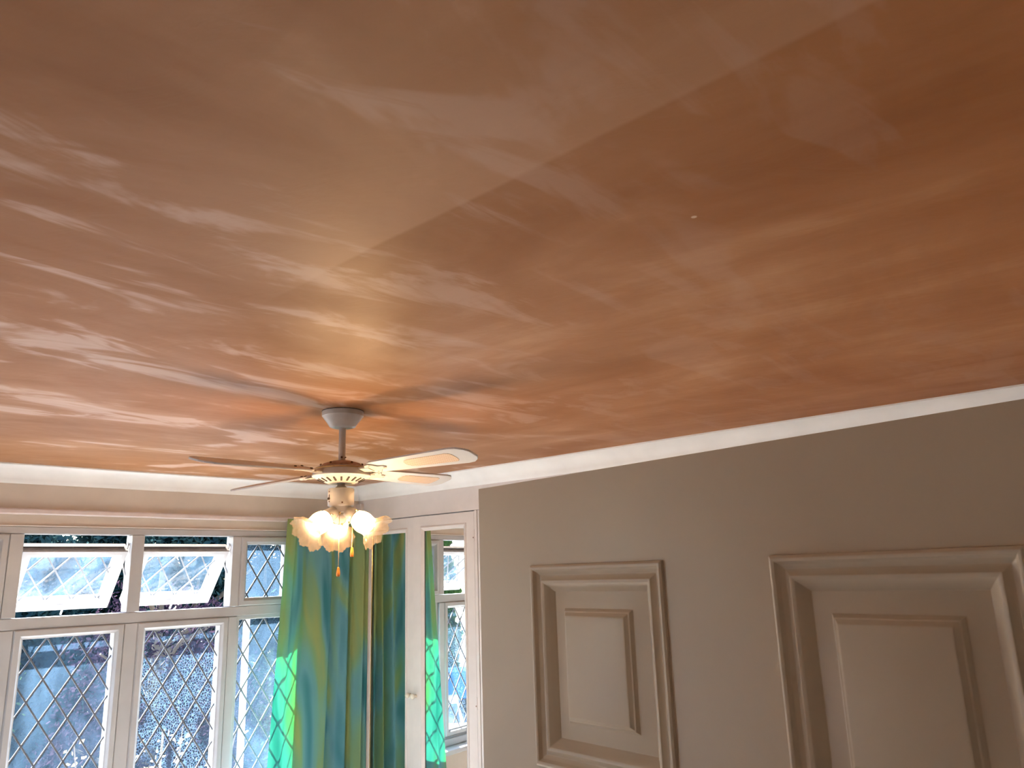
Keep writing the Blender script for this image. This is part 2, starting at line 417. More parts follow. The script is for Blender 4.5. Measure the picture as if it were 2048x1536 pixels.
def leads(parent, x0, x1, z0, z1, y, off, M=Matrix(), dx=.117, dz=.181, wd=.007):
    """two families of crossing lead strips clipped to the pane"""
    sl = dz / dx
    for sg in (1, -1):
        k0 = -40
        for k in range(-40, 41):
            # line through node (x0+off+k*dx, z1) with slope sg*sl
            xn = x0 + off + k * dx
            pts = []
            for X in (x0, x1):
                Z = z1 + sg * sl * (X - xn)
                if z0 - 1e-6 <= Z <= z1 + 1e-6: pts.append((X, Z))
            for Z in (z0, z1):
                X = xn + (Z - z1) / (sg * sl)
                if x0 < X < x1: pts.append((X, Z))
            if len(pts) < 2: continue
            pts.sort(); p, q = pts[0], pts[-1]
            if math.hypot(p[0] - q[0], p[1] - q[1]) < .015: continue
            bm = bar(B(), (p[0], y + sg * .0007, p[1]), (q[0], y + sg * .0007, q[1]), wd, .006)
            obj('lead_strip', bm, M_LEAD, parent, M)
def pane(parent, x0, x1, z0, z1, y, mat, M=Matrix()):
    return obj('pane', box(B(), x0, x1, y - .002, y + .002, z0, z1), mat, parent, M)
def single_pane(parent, x0, x1, z0, z1, y, mat):
    bm = B(); vs = [bm.verts.new(c) for c in ((x0, y, z0), (x1, y, z0), (x1, y, z1), (x0, y, z1))]; bm.faces.new(vs)
    o = obj('pane', bm, mat, parent); return o
SASH = [(0, .150), (0, .092), (.005, .083), (.027, .082), (.036, .094), (.042, .098), (.042, .150)]
def sash(x0, x1, z0, z1, mat, off, ins=.042, name='casement', prof=SASH):
    o = part(name, rings(B(), x0 + .001, x1 - .001, z0 + .001, z1 - .001, prof), M_UPVC, bevel=.0015)
    single_pane(o, x0 + ins, x1 - ins, z0 + ins, z1 - ins, .118, mat)
    leads(o, x0 + ins, x1 - ins, z0 + ins, z1 - ins, .118, off)
    return o
PAD = [(0, .150), (0, .105), (.018, .105), (.020, .110), (.020, .150)]
zt, zb, zf = e(.243), e(-.13), e(-1.05)
# lower row
sash(*COLS[0], zf, e(-.18), M_GLASS_DUST, .05)
sash(*COLS[1], zf, e(-.18), M_GLASS_DUST, .08)
sash(*COLS[2], zf, e(-.18), M_GLASS_DUST, .104)
sash(*COLS[3], zf, e(-.18), M_GLASS_DROP, .051)
sash(*COLS[4], zf, e(-.18), M_GLASS_HAZE, .035, ins=.020, name='fixed_light', prof=PAD)
# upper row, shut lights
sash(*COLS[0], zb, zt, M_GLASS_DUST, .05, name='top_light')
sash(*COLS[1], zb, zt, M_GLASS_DUST, .08, name='top_light')
sash(*COLS[4], zb, zt, M_GLASS_HAZE, .075, name='top_light')
# upper row, two open top-hung lights swung out by 39 degrees
def open_light(x0, x1, mat, off):
    H, T, ins = .352, .064, .044
    M = Matrix.Translation((0, .112, e(.163))) @ Matrix.Rotation(math.radians(39.5), 4, 'X')
    bm = rings(B(), x0 + .006, x1 - .006, -H, 0, [(0, 0), (.024, 0), (.034, .010), (ins, .014), (ins, T - .008), (.030, T), (0, T)])
    o = part('open_top_light', bm, M_UPVC, M=M, bevel=.002)
    bm = box(B(), x0 + .008, x1 - .008, .004, T - .004, -.001, .0025)
    obj('grimy_top_edge', bm, M_GRIME, o)
    obj('seal', bar(B(), (x0 + .008, .034, .004), (x1 - .02, .034, .004), .007, .004, up=(0, 0, 1)), M_SEAL, o)
    single_pane(o, x0 + ins, x1 - ins, -H + ins, -ins, .036, mat)
    leads(o, x0 + ins, x1 - ins, -H + ins, -ins, .032, off)
    # latch: plate on the bottom rail, lever and peg
    xm = (x0 + x1) / 2 + .02
    bm = B(); box(bm, xm - .035, xm + .02, -.010, 0, -H + .012, -H + .034)
    bar(bm, (xm, -.012, -H + .02), (xm + .035, -.030, -H + .075), .013, .008)
    rod(bm, (xm, -.008, -H + .02), (xm, -.008, -H - .02), .005)
    obj('latch', bm, M_UPVC, o, bevel=.001)
    # friction stays at both sides
    Mi = M.inverted()
    for xs in (x0 + .005, x1 - .005):
        bm = B()
        el = Vector((xs, .040, -.085)); a1 = Mi @ Vector((xs, .135, e(.045))); a2 = Mi @ Vector((xs, .125, e(.205))); top = Vector((xs, .03, -.004))
        bar(bm, el, a1, .010, .003, up=(1, 0, 0)); bar(bm, el, a2, .010, .003, up=(1, 0, 0)); bar(bm, a2, top, .018, .006, up=(1, 0, 0))
        obj('friction_stay', bm, M_UPVC, o)
    return o
open_light(*COLS[2], M_GLASS_BRIGHT, .075)
open_light(*COLS[3], M_GLASS_MID, .05)
# side window added in the left wall for daylight: plain frame, three lights
w2 = empty('added_window', ML @ Matrix.Translation((XL - .1, 0, 0))); tag(w2, 'unseen white side window added in the left wall to light the room', kind='structure')
obj('frame', rings(B(), 0, 1, 0, 1, [(0, 0)], loop=False) if False else box(box(box(box(B(), -.04, .04, W2[0], W2[1], W2[2], W2[2] + .05), -.04, .04, W2[0], W2[1], W2[3] - .05, W2[3]), -.04, .04, W2[0], W2[0] + .05, W2[2] + .05, W2[3] - .05), -.04, .04, W2[1] - .05, W2[1], W2[2] + .05, W2[3] - .05), M_UPVC, w2)
for y in (-1.70, -1.30): obj('mullion', box(B(), -.04, .04, y, y + .06, W2[2] + .05, W2[3] - .05), M_UPVC, w2)
for y0, y1 in ((-2.10, -1.70), (-1.64, -1.30), (-1.24, -.90)):
    bm = B(); bm.faces.new([bm.verts.new(c) for c in ((0, y0, W2[2] + .05), (0, y1, W2[2] + .05), (0, y1, W2[3] - .05), (0, y0, W2[3] - .05))]); obj('pane', bm, M_GLASS_DUST, w2)
# inside sill
sill = tag(obj('trim_5', box(B(), WX0 - .03, WX1 + .03, -.02, .1, e(-1.135), e(-1.105)), M_UPVC, M=ML, bevel=.006), 'white window sill board', kind='structure')
tag(obj('trim_6', box(B(), WX0, WX1, .068, .1, e(-1.105), e(-1.06)), M_UPVC, M=ML, bevel=.006), 'stepped window nosing', kind='structure')

# curtain track above the window: two butted lengths
tr = empty('curtain_track', ML @ Matrix.Translation((0, 0, e(.343))))
tag(tr, 'long pinkish white curtain track fixed above the window', 'curtain track')
P = [(.1, -.013), (.082, -.013), (.078, -.008), (.078, .007), (.083, .013), (.1, .013)]
for x0, x1, dz in ((XL + .02, -1.13, 0), (-1.155, sPA - .03, -.0015)):
    bm = B(); a = [bm.verts.new((x0, y - (.0 if dz == 0 else -.001), z + dz)) for y, z in P]; b = [bm.verts.new((x1, y, z + dz)) for y, z in P]
    for i in range(6): bm.faces.new((a[i], a[(i + 1) % 6], b[(i + 1) % 6], b[i]))
    bm.faces.new(a); bm.faces.new(b[::-1])
    obj('track_length', bm, M_TRACK, tr)
# cracked bead of filler over the frame head
tag(obj('trim_7', box(B(), WX0, WX1, .094, .1, e(.276), e(.281)), M_COVE, M=ML), 'thin filler bead over the window head', kind='structure')

# ================================================================ WARDROBE
jb = tag(obj('junction_box', box(B(), -.095, -.042, .078, .1, e(.398), e(.450)), M_CREAM, M=MR, bevel=.003), 'small square cream box high in the corner behind the fan', 'box')
wd = empty('fitted_wardrobe', MR @ Matrix.Translation((0, .1, 0)))
tag(wd, 'cream fitted wardrobe with two tall mirrored doors and china knobs', 'wardrobe')
bm = B()
box(bm, -.056, -.040, .03, .60, .02, e(.336)); box(bm, .935, .951, .03, .60, .02, e(.336)); box(bm, -.04, .935, .585, .60, .02, e(.336)); box(bm, -.04, .935, .03, .585, .02, .04); box(bm, -.04, .935, .03, .585, e(.32), e(.336))
obj('carcass', bm, M_CREAM, wd)
bm = B(); box(bm, .917, .938, -.004, .05, .02, e(.338)); box(bm, .941, .958, -.002, .05, .02, e(.338))
obj('face_frame', bm, M_CREAM, wd, bevel=.002)
DZ0, DZ1 = .06, e(.334)
def wdoor(hx, sgn, ang, kx):
    """hx: hinge line, sgn: direction from hinge to the free edge"""
    W = .478
    D = empty('door', Matrix.Translation((hx, 0, 0)) @ Matrix.Rotation(math.radians(ang), 4, 'Z'), wd)
    x0, x1 = (0, W) if sgn > 0 else (-W, 0)
    prof = [(0, .022), (0, 0), (.058, 0), (.060, -.004), (.066, -.006), (.071, -.002), (.076, .002), (.082, .005), (.084, .010), (.084, .022)]
    bm = rings(B(), x0, x1, DZ0, DZ1, prof)
    obj('door_frame', bm, M_CREAM, D, bevel=.0008)
    obj('mirror', box(B(), x0 + .082, x1 - .082, .0105, .0145, DZ0 + .082, DZ1 - .082), M_MIRROR, D)
    obj('mirror_edge', box(B(), x0 + .0835, x0 + .0865, .0085, .0107, DZ0 + .084, DZ1 - .084), M_EDGE if sgn < 0 else M_BRASS, D)
    Mk = Matrix.Translation((kx - hx, 0, e(-.64))) @ Matrix.Rotation(math.pi / 2, 4, 'X')
    obj('knob', lathe(B(), [(.004, -.002), (.009, .0), (.006, .006), (.006, .012), (.013, .018), (.0155, .025), (.013, .032), (.006, .035), (.001, .0355)], 20, Mk), M_KNOB, D, smooth=True)
    if sgn < 0:
        for z in (.205, -.645):
            bm = rod(B(), (.004, -.004, e(z) - .03), (.004, -.004, e(z) + .03), .004); box(bm, -.003, .012, -.002, .001, e(z) - .03, e(z) + .03)
            obj('hinge', bm, M_CREAM, D)
            obj('hinge_screw', rod(B(), (.0, -.003, e(z) - .012), (.0, -.0075, e(z) - .012), .004), M_RUST, D)
    return D
wdoor(-.050, 1, 0, .400)
wdoor(.913, -1, 1.2, .455)

# ================================================================ PANELLED ROOM DOOR (open, camera stands in its doorway)
dvec = Vector((0.6466803, -0.76276116, 0)); nvec = Vector((0.76276116, 0.6466803, 0))
e0 = Vector((-0.05782459, 1.21563435, 0))
MD = Matrix(((dvec.x, nvec.x, 0, e0.x), (dvec.y, nvec.y, 0, e0.y), (0, 0, 1, 0), (0, 0, 0, 1)))
dr = empty('door_1', MD); tag(dr, 'open beige gloss panelled bedroom door', kind='structure')
DW, TOP = .859, e(.130)
px = [(.123, .354), (.504, .736)]
pz = [(e(-.247), e(.0065)), (e(-1.02), e(-.36)), (.22, e(-1.12))]
bm = B()
xs = [0, .123, .354, .504, .736, DW]; zs = [.012, pz[2][0], pz[2][1], pz[1][0], pz[1][1], pz[0][0], pz[0][1], TOP]
for i in range(5):
    for j in range(7):
        if i in (1, 3) and j in (1, 3, 5): continue
        box(bm, xs[i], xs[i + 1], 0, .040, zs[j], zs[j + 1])
bmesh.ops.remove_doubles(bm, verts=bm.verts, dist=1e-5)
# drop the inner walls shared by neighbouring cells
from collections import Counter
cnt = Counter(tuple(sorted(v.index for v in f.verts)) for f in bm.faces) if False else None
bm.verts.index_update()
seen = {}
for f in list(bm.faces): seen.setdefault(tuple(sorted(v.index for v in f.verts)), []).append(f)
dead = [f for fs in seen.values() if len(fs) > 1 for f in fs]
bmesh.ops.delete(bm, geom=dead, context='FACES_ONLY')
obj('stiles_and_rails', bm, M_DOOR, dr)
PROF = [(-.0035, .0004), (-.003, -.0038), (.000, -.0055), (.003, -.0045), (.006, .0005), (.011, .0035), (.014, .0020), (.018, -.0020), (.022, -.0005), (.027, .0050), (.031, .0085), (.033, .0110), (.0545, .0065), (.058, .0020), (.0595, .0018), (.0635, -.0025), (.0655, -.0030)]
for x0, x1 in px:
    for z0, z1 in pz:
        bm = rings(B(), x0, x1, z0, z1, PROF, loop=False, fill=True)
        p = obj('panel', bm, M_DOOR, dr, smooth=True, autosmooth=40)
        b = p.modifiers.new('bevel', 'BEVEL'); b.width = .0006; b.segments = 2; b.limit_method = 'ANGLE'; b.angle_limit = math.radians(25)

# ================================================================ CURTAIN
def curtain():
    bm = B(); uv = bm.loops.layers.uv.new('UVMap')
    NU, NV = 150, 40
    zt, zb = e(.338), .06
    grid = []
    for j in range(NV + 1):
        v = j / NV
        row = []
        for i in range(NU + 1):
            u = i / NU
            # plan line from the window (u=0) into the corner (u=1) and a little along the wardrobe
            sl_ = -.470 - .130 * v
            ub = max(0, (u - .80) / .20)
            x = sl_ + (0.085 - sl_) * (1 - (1 - u) ** 1.15)
            y = -.020 + .030 * math.sin(u * 3.1) - .02 * ub ** 1.3
            k = min(1, max(0, (u - .12) / .15)); k2 = min(1, max(0, (u - .55) / .2))
            ph = 2 * math.pi * (2.6 * u + 3.2 * max(0, u - .5) ** 1.2 + .06 * v)
            f = math.sin(ph + .4 * math.sin(2.2 * v + 5 * u)) + (.2 + .4 * k2) * math.sin(2.1 * ph + 1.3 + .8 * v)
            amp = .008 + .010 * k + .008 * v
            hem = math.exp(-((u - .10) / .022) ** 2) * .030 * (1 - .3 * v)
            y += -amp * f * (.4 + .6 * k) - hem * .6 - .05 * v * (1 - u)
            x += .005 * math.cos(ph * 1.5 + v * 2)
            row.append(bm.verts.new((x, y, zt + (zb - zt) * v)))
        grid.append(row)
    for j in range(NV):
        for i in range(NU):
            f = bm.faces.new((grid[j][i], grid[j + 1][i], grid[j + 1][i + 1], grid[j][i + 1]))
            for lp, (a, b) in zip(f.loops, ((i, j), (i, j + 1), (i + 1, j + 1), (i + 1, j))): lp[uv].uv = (a / NU * .75, 1.9 * (1 - b / NV))
    o = obj('curtain', bm, M_CURT, M=ML, smooth=True)
    return tag(o, 'green and teal tie dyed curtain gathered in the corner by the wardrobe', 'curtain')
curtain()

# ================================================================ CEILING FAN
FX, FY = -0.5765, 2.556
fan = empty('ceiling_fan', Matrix.Translation((FX, FY, CEIL)))
tag(fan, 'ivory four blade ceiling fan with cane insets and three lit tulip lamps', 'ceiling fan')
def fz(z): return z - .55            # heights given relative to the eye, fan origin at the ceiling
def fpart(name, bm, mat, parent=fan, M=Matrix(), **k): return obj(name, bm, mat, parent, M, **k)
fpart('canopy', lathe(B(), [(.0690, fz(.55)), (.0695, fz(.546)), (.0690, fz(.532)), (.0650, fz(.529)), (.0640, fz(.526)), (.0545, fz(.514)), (.0470, fz(.503)), (.0425, fz(.496)), (.030, fz(.492)), (.012, fz(.492))], 48), M_FANW, smooth=True, autosmooth=50)
fpart('canopy_slot', lathe(B(), [(.0692, fz(.5495)), (.0702, fz(.5495)), (.0702, fz(.5475)), (.0692, fz(.5475))], 48, cap=False), M_DARK)
fpart('down_rod', lathe(B(), [(.0115, fz(.494)), (.0115, fz(.372))], 20), M_FANW, smooth=True, autosmooth=50)
cd = math.atan2(-FY, -FX)            # azimuth from the fan to the viewer
def az(a, r, z): return Vector((r * math.cos(a), r * math.sin(a), z))
bm = lathe(B(), [(.0125, fz(.383)), (.0125, fz(.379))], 20); fpart('rod_collar', bm, M_RUST)
bm = rod(B(), az(cd - .05, .009, fz(.392)), az(cd - .05, .016, fz(.392)), .0035); rod(bm, az(cd + 1.1, .009, fz(.392)), az(cd + 1.1, .0155, fz(.392)), .002)
fpart('rod_bolt', bm, M_RUST)
M_TOPCAP = plain('dusty bronze cap', (0.42, 0.27, 0.20), 0.5, var=0.15, scale=40)
mc = fpart('motor_cap', lathe(B(), [(.0125, fz(.381)), (.035, fz(.379)), (.060, fz(.371)), (.074, fz(.3615)), (.076, fz(.357))], 48), M_TOPCAP, smooth=True)
for k in range(6):
    a = cd - .55 + k * math.pi / 3
    obj('cap_screw', rod(B(), az(a, .066, fz(.366)), az(a, .069, fz(.371)), .0035), M_RUST, mc)
mh = fpart('motor_housing', lathe(B(), [(.070, fz(.3575)), (.084, fz(.3575)), (.0865, fz(.3555)), (.0875, fz(.3520)), (.0925, fz(.3495)), (.0945, fz(.346)), (.0945, fz(.3345)), (.0965, fz(.3320)), (.0960, fz(.3285)), (.088, fz(.3240)), (.052, fz(.3085)), (.046, fz(.3060)), (.012, fz(.305))], 64), M_FANW, smooth=True, autosmooth=40)
obj('brass_ring', lathe(B(), [(.0872, fz(.3545)), (.0888, fz(.3545)), (.0888, fz(.3512)), (.0872, fz(.3512))], 64, cap=False), M_BRASS, mh)
for k in range(20):
    a = cd + k * 2 * math.pi / 20
    p, q = az(a, .057, fz(.3098)), az(a, .078, fz(.3190))
    obj('vent_slot', bar(B(), p, q, .0058, .003, up=(0, 0, 1)), M_DARK, mh)
fpart('neck', lathe(B(), [(.014, fz(.306)), (.0125, fz(.299)), (.018, fz(.294)), (.021, fz(.291)), (.032, fz(.2885))], 28), plain('grey brown neck', (0.42, 0.36, 0.28), 0.4, var=.15), smooth=True)
sh = fpart('switch_housing', lathe(B(), [(.030, fz(.2895)), (.0405, fz(.2885)), (.0428, fz(.286)), (.0428, fz(.2335)), (.041, fz(.2315))], 40), M_FANW, smooth=True, autosmooth=50)
obj('light_pan', lathe(B(), [(.040, fz(.2320)), (.034, fz(.2290)), (.0300, fz(.2150)), (.0285, fz(.2120)), (.006, fz(.2110))], 40), M_FANW, sh, smooth=True, autosmooth=50)
sa = cd - 1.05
bm = bar(B(), az(sa, .0425, fz(.268)), az(sa, .0425, fz(.252)), .003, .002, up=az(sa, 1, 0)); fpart('switch_slot', bm, M_DARK, sh)
fpart('switch_knob', rod(B(), az(sa, .042, fz(.254)), az(sa, .048, fz(.254)), .004), M_DARK, sh)
for z in (.277, .245): fpart('housing_screw', rod(B(), az(sa, .0425, fz(z)), az(sa, .0445, fz(z)), .002), M_RUST, sh)
fpart('housing_screw', rod(B(), az(cd + .1, .0425, fz(.240)), az(cd + .1, .0445, fz(.240)), .0028), M_RUST, sh)

# blades
PITCH = math.radians(-15.2); RB = .55; PHI = math.radians(56.07)
def outline(r0, r1, w0, w1, tip, root=.02):
    """blade outline in (r, t): rounded root, widening, chamfered tip"""
    L = [(r0, 0)]
    up = [(r0 + .003, .45), (r0 + .012, .78), (r0 + .028, 1.0)]
    pts = [(r, w0 * k) for r, k in up]
    for k in range(1, 7):
        q = k / 6; pts.append((r0 + .028 + (r1 - tip - r0 - .028) * q, w0 + (w1 - w0) * q))
    pts += [(r1 - tip * .55, w1 * .93), (r1 - tip * .18, w1 * .66), (r1, w1 * .38)]
    return L + pts + [(r, -t) for r, t in reversed(pts)]
def plate(ol, th, z=0, fz_=None):
    bm = B()
    lo = [bm.verts.new((r, t, z - th / 2)) for r, t in ol]; hi = [bm.verts.new((r, t, z + th / 2)) for r, t in ol]
    bm.faces.new(lo[::-1]); bm.faces.new(hi)
    n = len(ol)
    for i in range(n): bm.faces.new((lo[i], lo[(i + 1) % n], hi[(i + 1) % n], hi[i]))
    return bm
DROOP = [.010, -.012, -.016, -.001]
for k in range(4):
    a = PHI + k * math.pi / 2
    M = Matrix.Translation((0, 0, fz(.347))) @ Matrix.Rotation(a, 4, 'Z') @ Matrix.Rotation(-math.atan2(DROOP[k], RB), 4, 'Y') @ Matrix.Rotation(PITCH, 4, 'X')
    bl = fpart('blade', plate(outline(.132, RB, .040, .056, .055), .006), M_BLADE, M=M, bevel=.001)
    # cane inset, arched towards the hub
    ins = [(.285, 0), (.288, .012), (.296, .020), (.310, .025)] + [(.310 + .155 * q / 4, .025 + .006 * q / 4) for q in range(1, 5)] + [(.478, .026), (.483, .015), (.484, 0)]
    ins += [(r, -t) for r, t in reversed(ins[1:-1])]
    cn = obj('cane_inset', plate(ins, .0015, -.0032), M_CANE, bl)
    # thin bead round the cane
    bm = B()
    for (r1, t1), (r2, t2) in zip(ins, ins[1:] + ins[:1]): bar(bm, (r1, t1, -.0034), (r2, t2, -.0034), .0016, .0016, up=(0, 0, 1))
    obj('cane_bead', bm, M_CANE, cn)
    # blade iron: arm from the motor, then a three lobed plate under the blade
    bm = B()
    bar(bm, (.080, 0, -.004), (.140, 0, -.007), .030, .006, up=(0, 0, 1))
    lobe = [(.120, .014), (.135, .030), (.150, .033), (.163, .026), (.176, .012), (.196, .010), (.205, 0)]
    lobe = lobe + [(r, -t) for r, t in reversed(lobe[:-1])]
    lo = plate(lobe, .004, -.0055); me_ = bpy.data.meshes.new('t'); lo.to_mesh(me_); bm.from_mesh(me_); lo.free(); bpy.data.meshes.remove(me_)
    ir = obj('blade_iron', bm, M_FANW, bl, bevel=.0008)
    for r, t in ((.150, .023), (.150, -.023), (.195, 0)):
        obj('iron_screw', rod(B(), (r, t, -.009), (r, t, .007), .0035, 10), M_RUST if False else M_FANW, ir)
        obj('screw_nut', rod(B(), (r, t, .003), (r, t, .0065), .0042, 8), M_RUST, ir)

# lamps on the light kit
def lamp(a, tilt=math.radians(35)):
    ax = Vector((math.cos(a) * math.cos(tilt), math.sin(a) * math.cos(tilt), -math.sin(tilt)))
    p0 = az(a, .044, fz(.2000))
    Q = Matrix.Translation(p0) @ ax.to_track_quat('Z', 'X').to_matrix().to_4x4()
    bm = lathe(B(), [(.010, -.030), (.018, -.026), (.021, -.010), (.024, .004), (.0245, .012), (.020, .012)], 28, Q)
    h = fpart('lamp_holder', bm, M_FANW, smooth=True, autosmooth=50)
    for q in range(3):
        b = a + .9 + q * 2.1; d = Q.to_3x3() @ Vector((math.cos(b), math.sin(b), 0)); c = Q @ Vector((0, 0, .007))
        obj('holder_screw', rod(B(), c + d * .022, c + d * .031, .0025), M_BRASS, h)
    # ruffled tulip shade
    prof = [(.0225, .004), (.0260, .012), (.0315, .024), (.0345, .036), (.0350, .046), (.0335, .056), (.0315, .064), (.0325, .071), (.0385, .079), (.0460, .086), (.0530, .092), (.0590, .099), (.0625, .106)]
    n = 216; bm = B(); R = []
    for j, (r, z) in enumerate(prof):
        f = max(0, (z - .064) / .042)
        row = []
        for i in range(n):
            th = 2 * math.pi * i / n
            rr = r + f * (.0026 * math.sin(9 * th) + .0012 * math.sin(36 * th)); zz = z + f * f * (.0050 * math.sin(9 * th + 1.2)) + f * .0010 * math.sin(36 * th)
            if abs(z - .064) < .001: rr += .0007 * math.sin(36 * th)
            row.append(bm.verts.new(Q @ Vector((rr * math.cos(th), rr * math.sin(th), zz))))
        R.append(row)
    for A_, B_ in zip(R, R[1:]):
        for i in range(n): bm.faces.new((A_[i], A_[(i + 1) % n], B_[(i + 1) % n], B_[i]))
    obj('lamp_shade', bm, M_SHADE, h, smooth=True)
    bm = lathe(B(), [(.006, .012), (.0075, .020), (.0085, .040), (.0122, .056), (.0132, .064), (.0115, .073), (.006, .079), (.001, .081)], 20, Q)
    obj('bulb', bm, M_BULB, h, smooth=True)
LAZ = cd + math.pi + .10
for k in range(3): lamp(LAZ + k * 2 * math.pi / 3)
# pull chains
def chain(a, r, ztop, zbot, fob):
    bm = B(); c = az(a, r, 0); z = ztop; k = 0
    t = bmesh.ops
    while z > zbot:
        Mx = Matrix.Translation((c.x + .0004 * math.sin(k), c.y, fz(z)))
        t.create_icosphere(bm, subdivisions=1, radius=.0016, matrix=Mx); z -= .0036; k += 1
    ch = fpart('pull_chain', bm, M_BRASS)
    rod(B(), (0, 0, 0), (0, 0, 1), 1).free()
    obj('wood_fob', lathe(B(), [(.0015, fz(zbot)), (.0035, fz(zbot - .002)), (.0062, fz(zbot - fob * .62)), (.0060, fz(zbot - fob * .85)), (.0045, fz(zbot - fob)), (.001, fz(zbot - fob))], 12, Matrix.Translation((c.x, c.y, 0))), M_FOB, ch)
chain(cd - .25, .014, .210, .036, .030)
chain(cd + 1.25, .0405, .200, .098, .031)
bm = lathe(B(), [(.004, fz(.2115)), (.005, fz(.208)), (.003, fz(.204))], 12, Matrix.Translation(az(cd - .25, .014, 0))); fpart('chain_outlet', bm, M_BRASS)

# ================================================================ OUTSIDE
M_DRIVE = plain('worn tarmac drive', (0.07, 0.07, 0.075), 0.9, var=0.1, scale=0.6)
M_TWIG = plain('bark', (0.09, 0.07, 0.05), 0.9, var=0.2)
def leaf_mat(name, c1, c2, tr=0.35):
    t = NT(name); t.t.nodes.remove(t.p)
    f = t.noise(t.coord(), 2.5, 4); c = t.ramp(f, [(0.35, c1), (0.65, c2)])
    d = t.n('ShaderNodeBsdfDiffuse'); q = t.n('ShaderNodeBsdfTranslucent'); t.l(c, d.inputs[0]); t.l(c, q.inputs[0])
    m = t.n('ShaderNodeMixShader'); m.inputs[0].default_value = tr; t.l(d.outputs[0], m.inputs[1]); t.l(q.outputs[0], m.inputs[2]); t.l(m.outputs[0], t.out.inputs[0]); return t.m
M_CON = leaf_mat('dark conifer needles', (0.008, 0.020, 0.024), (0.022, 0.045, 0.042), 0.1)
M_HEDGE = leaf_mat('hedge leaves', (0.02, 0.05, 0.02), (0.08, 0.13, 0.035))
M_PLUM = leaf_mat('plum leaves', (0.012, 0.009, 0.018), (0.035, 0.022, 0.034))
M_BEECH = leaf_mat('yellowing leaves', (0.35, 0.28, 0.10), (0.75, 0.62, 0.38), 0.3)
gr = tag(obj('ground', box(B(), -60, 60, -40, 90, GROUND - .3, GROUND), M_DRIVE, M=ML), 'pale drive below the window', kind='structure')

def foliage(bm, centre, rad, n, size, rnd, shell=.6):
    for _ in range(n):
        while True:
            d = Vector((rnd.uniform(-1, 1), rnd.uniform(-1, 1), rnd.uniform(-1, 1)))
            if .05 < d.length <= 1: break
        d = d.normalized() * (shell + (1 - shell) * rnd.random())
        d *= .85 + .3 * noise.noise(d * 2.3 + Vector(centre))
        p = Vector(centre) + Vector((d.x * rad[0], d.y * rad[1], d.z * rad[2]))
        s = size * rnd.uniform(.6, 1.3)
        t = Vector((rnd.gauss(0, 1), rnd.gauss(0, 1), rnd.gauss(0, 1))).normalized(); b = t.orthogonal().normalized()
        vs = [bm.verts.new(p + t * s), bm.verts.new(p + b * s * .5), bm.verts.new(p - t * s), bm.verts.new(p - b * s * .5)]
        bm.faces.new(vs)
def tree(name, label, x, y, h, blobs, n, size, mat, seed, cat='tree', trunk=.15, core=True):
    rnd = random.Random(seed)
    T = empty(name, ML @ Matrix.Translation((x, y, GROUND))); tag(T, label, cat)
    tb = B(); lathe(tb, [(trunk, 0), (trunk * .7, h * .5), (trunk * .25, h * .92)], 10)
    for _ in range(8):
        z = h * rnd.uniform(.35, .8); a = rnd.uniform(0, 6.28); L = h * .2
        rod(tb, (0, 0, z), (L * math.cos(a), L * math.sin(a), z + L * .6), trunk * .35, 6, trunk * .1)
    obj('trunk', tb, M_TWIG, T)
    fb = B()
    for c, r in blobs: foliage(fb, c, r, n, size, rnd)
    tag(obj('foliage', fb, mat, T), kind='stuff')
    return T
# dark conifers across the view
tag(obj('bounce_patio', box(B(), -14, 10, .5, 5.0, GROUND, GROUND + .02), plain('pale bounce paving', (0.42, 0.40, 0.37), 0.9, var=0.1, scale=0.8), M=ML), 'unseen pale paved strip added to bounce sunlight into the room', kind='structure')  # out of view, added to bounce sunlight up onto the ceiling
CON = ((1.4, 12.5, 5.45, 1.45, 'low dark conifer left of the tall conifers'), (4.6, 12.5, 8.6, 1.45, 'tall dark conifer facing the right open top light'), (7.8, 12.5, 9.4, 1.45, 'tall dark conifer at the right end of the near row'), (4.6, 17, 6.2, 1.6, 'far conifer in the gap beside the low conifer'), (8.65, 17, 9.0, 1.6, 'far tall conifer in the gap between the tall conifers'))
for i, (x, y, h, rx, nm) in enumerate(CON):
    blobs = [((0, 0, h * (.10 + .82 * q / 5)), (rx * (1 - .25 * q / 5), rx * (1 - .25 * q / 5), h * .17)) for q in range(6)]
    tree('conifer', nm, x, y, h, blobs, 5000, .10, M_CON, 20 + i, trunk=.2)
tree('plum_tree', 'dark purple plum tree outside the right open top light', 2.1, 8.0, 5.2, [((0, 0, 3.4), (1.5, 1.5, 1.5)), ((.9, .3, 2.6), (1.2, 1.2, 1.3)), ((-.6, -.2, 2.2), (1.2, 1.2, 1.2))], 4500, .045, M_PLUM, 5)
tree('hedge_tree', 'green leafy tree outside the left open top light', -0.6, 9.5, 5.0, [((0, 0, 3.2), (1.5, 1.3, 1.55)), ((-1.4, .2, 2.8), (1.4, 1.2, 1.5)), ((-.6, 0, 1.6), (2.2, 1.3, 1.2))], 4500, .05, M_HEDGE, 6)
for i, (x, nm) in enumerate(((-22.6, 'tall broad tree behind the blue tarpaulin'), (-18.3, 'unseen broad tree added between the blue tarpaulin and the white car for shade'), (-14.2, 'unseen broad tree added behind the white car for shade'), (-10.1, 'unseen broad tree added furthest from the blue tarpaulin for shade'))):
    tree('broad_shade_tree', nm, x, 20.5, 12.5, [((0, 0, 1.6), (1.8, 1.8, 1.7)), ((0, 0, 4.0), (1.75, 1.8, 3.0)), ((0, 0, 7.4), (1.75, 1.8, 2.6)), ((0, 0, 10.6), (1.5, 1.6, 2.2))], 7000, .26, M_HEDGE, 60 + i, trunk=.22)  # row added to shade drive and car; only the first shows in the mirror
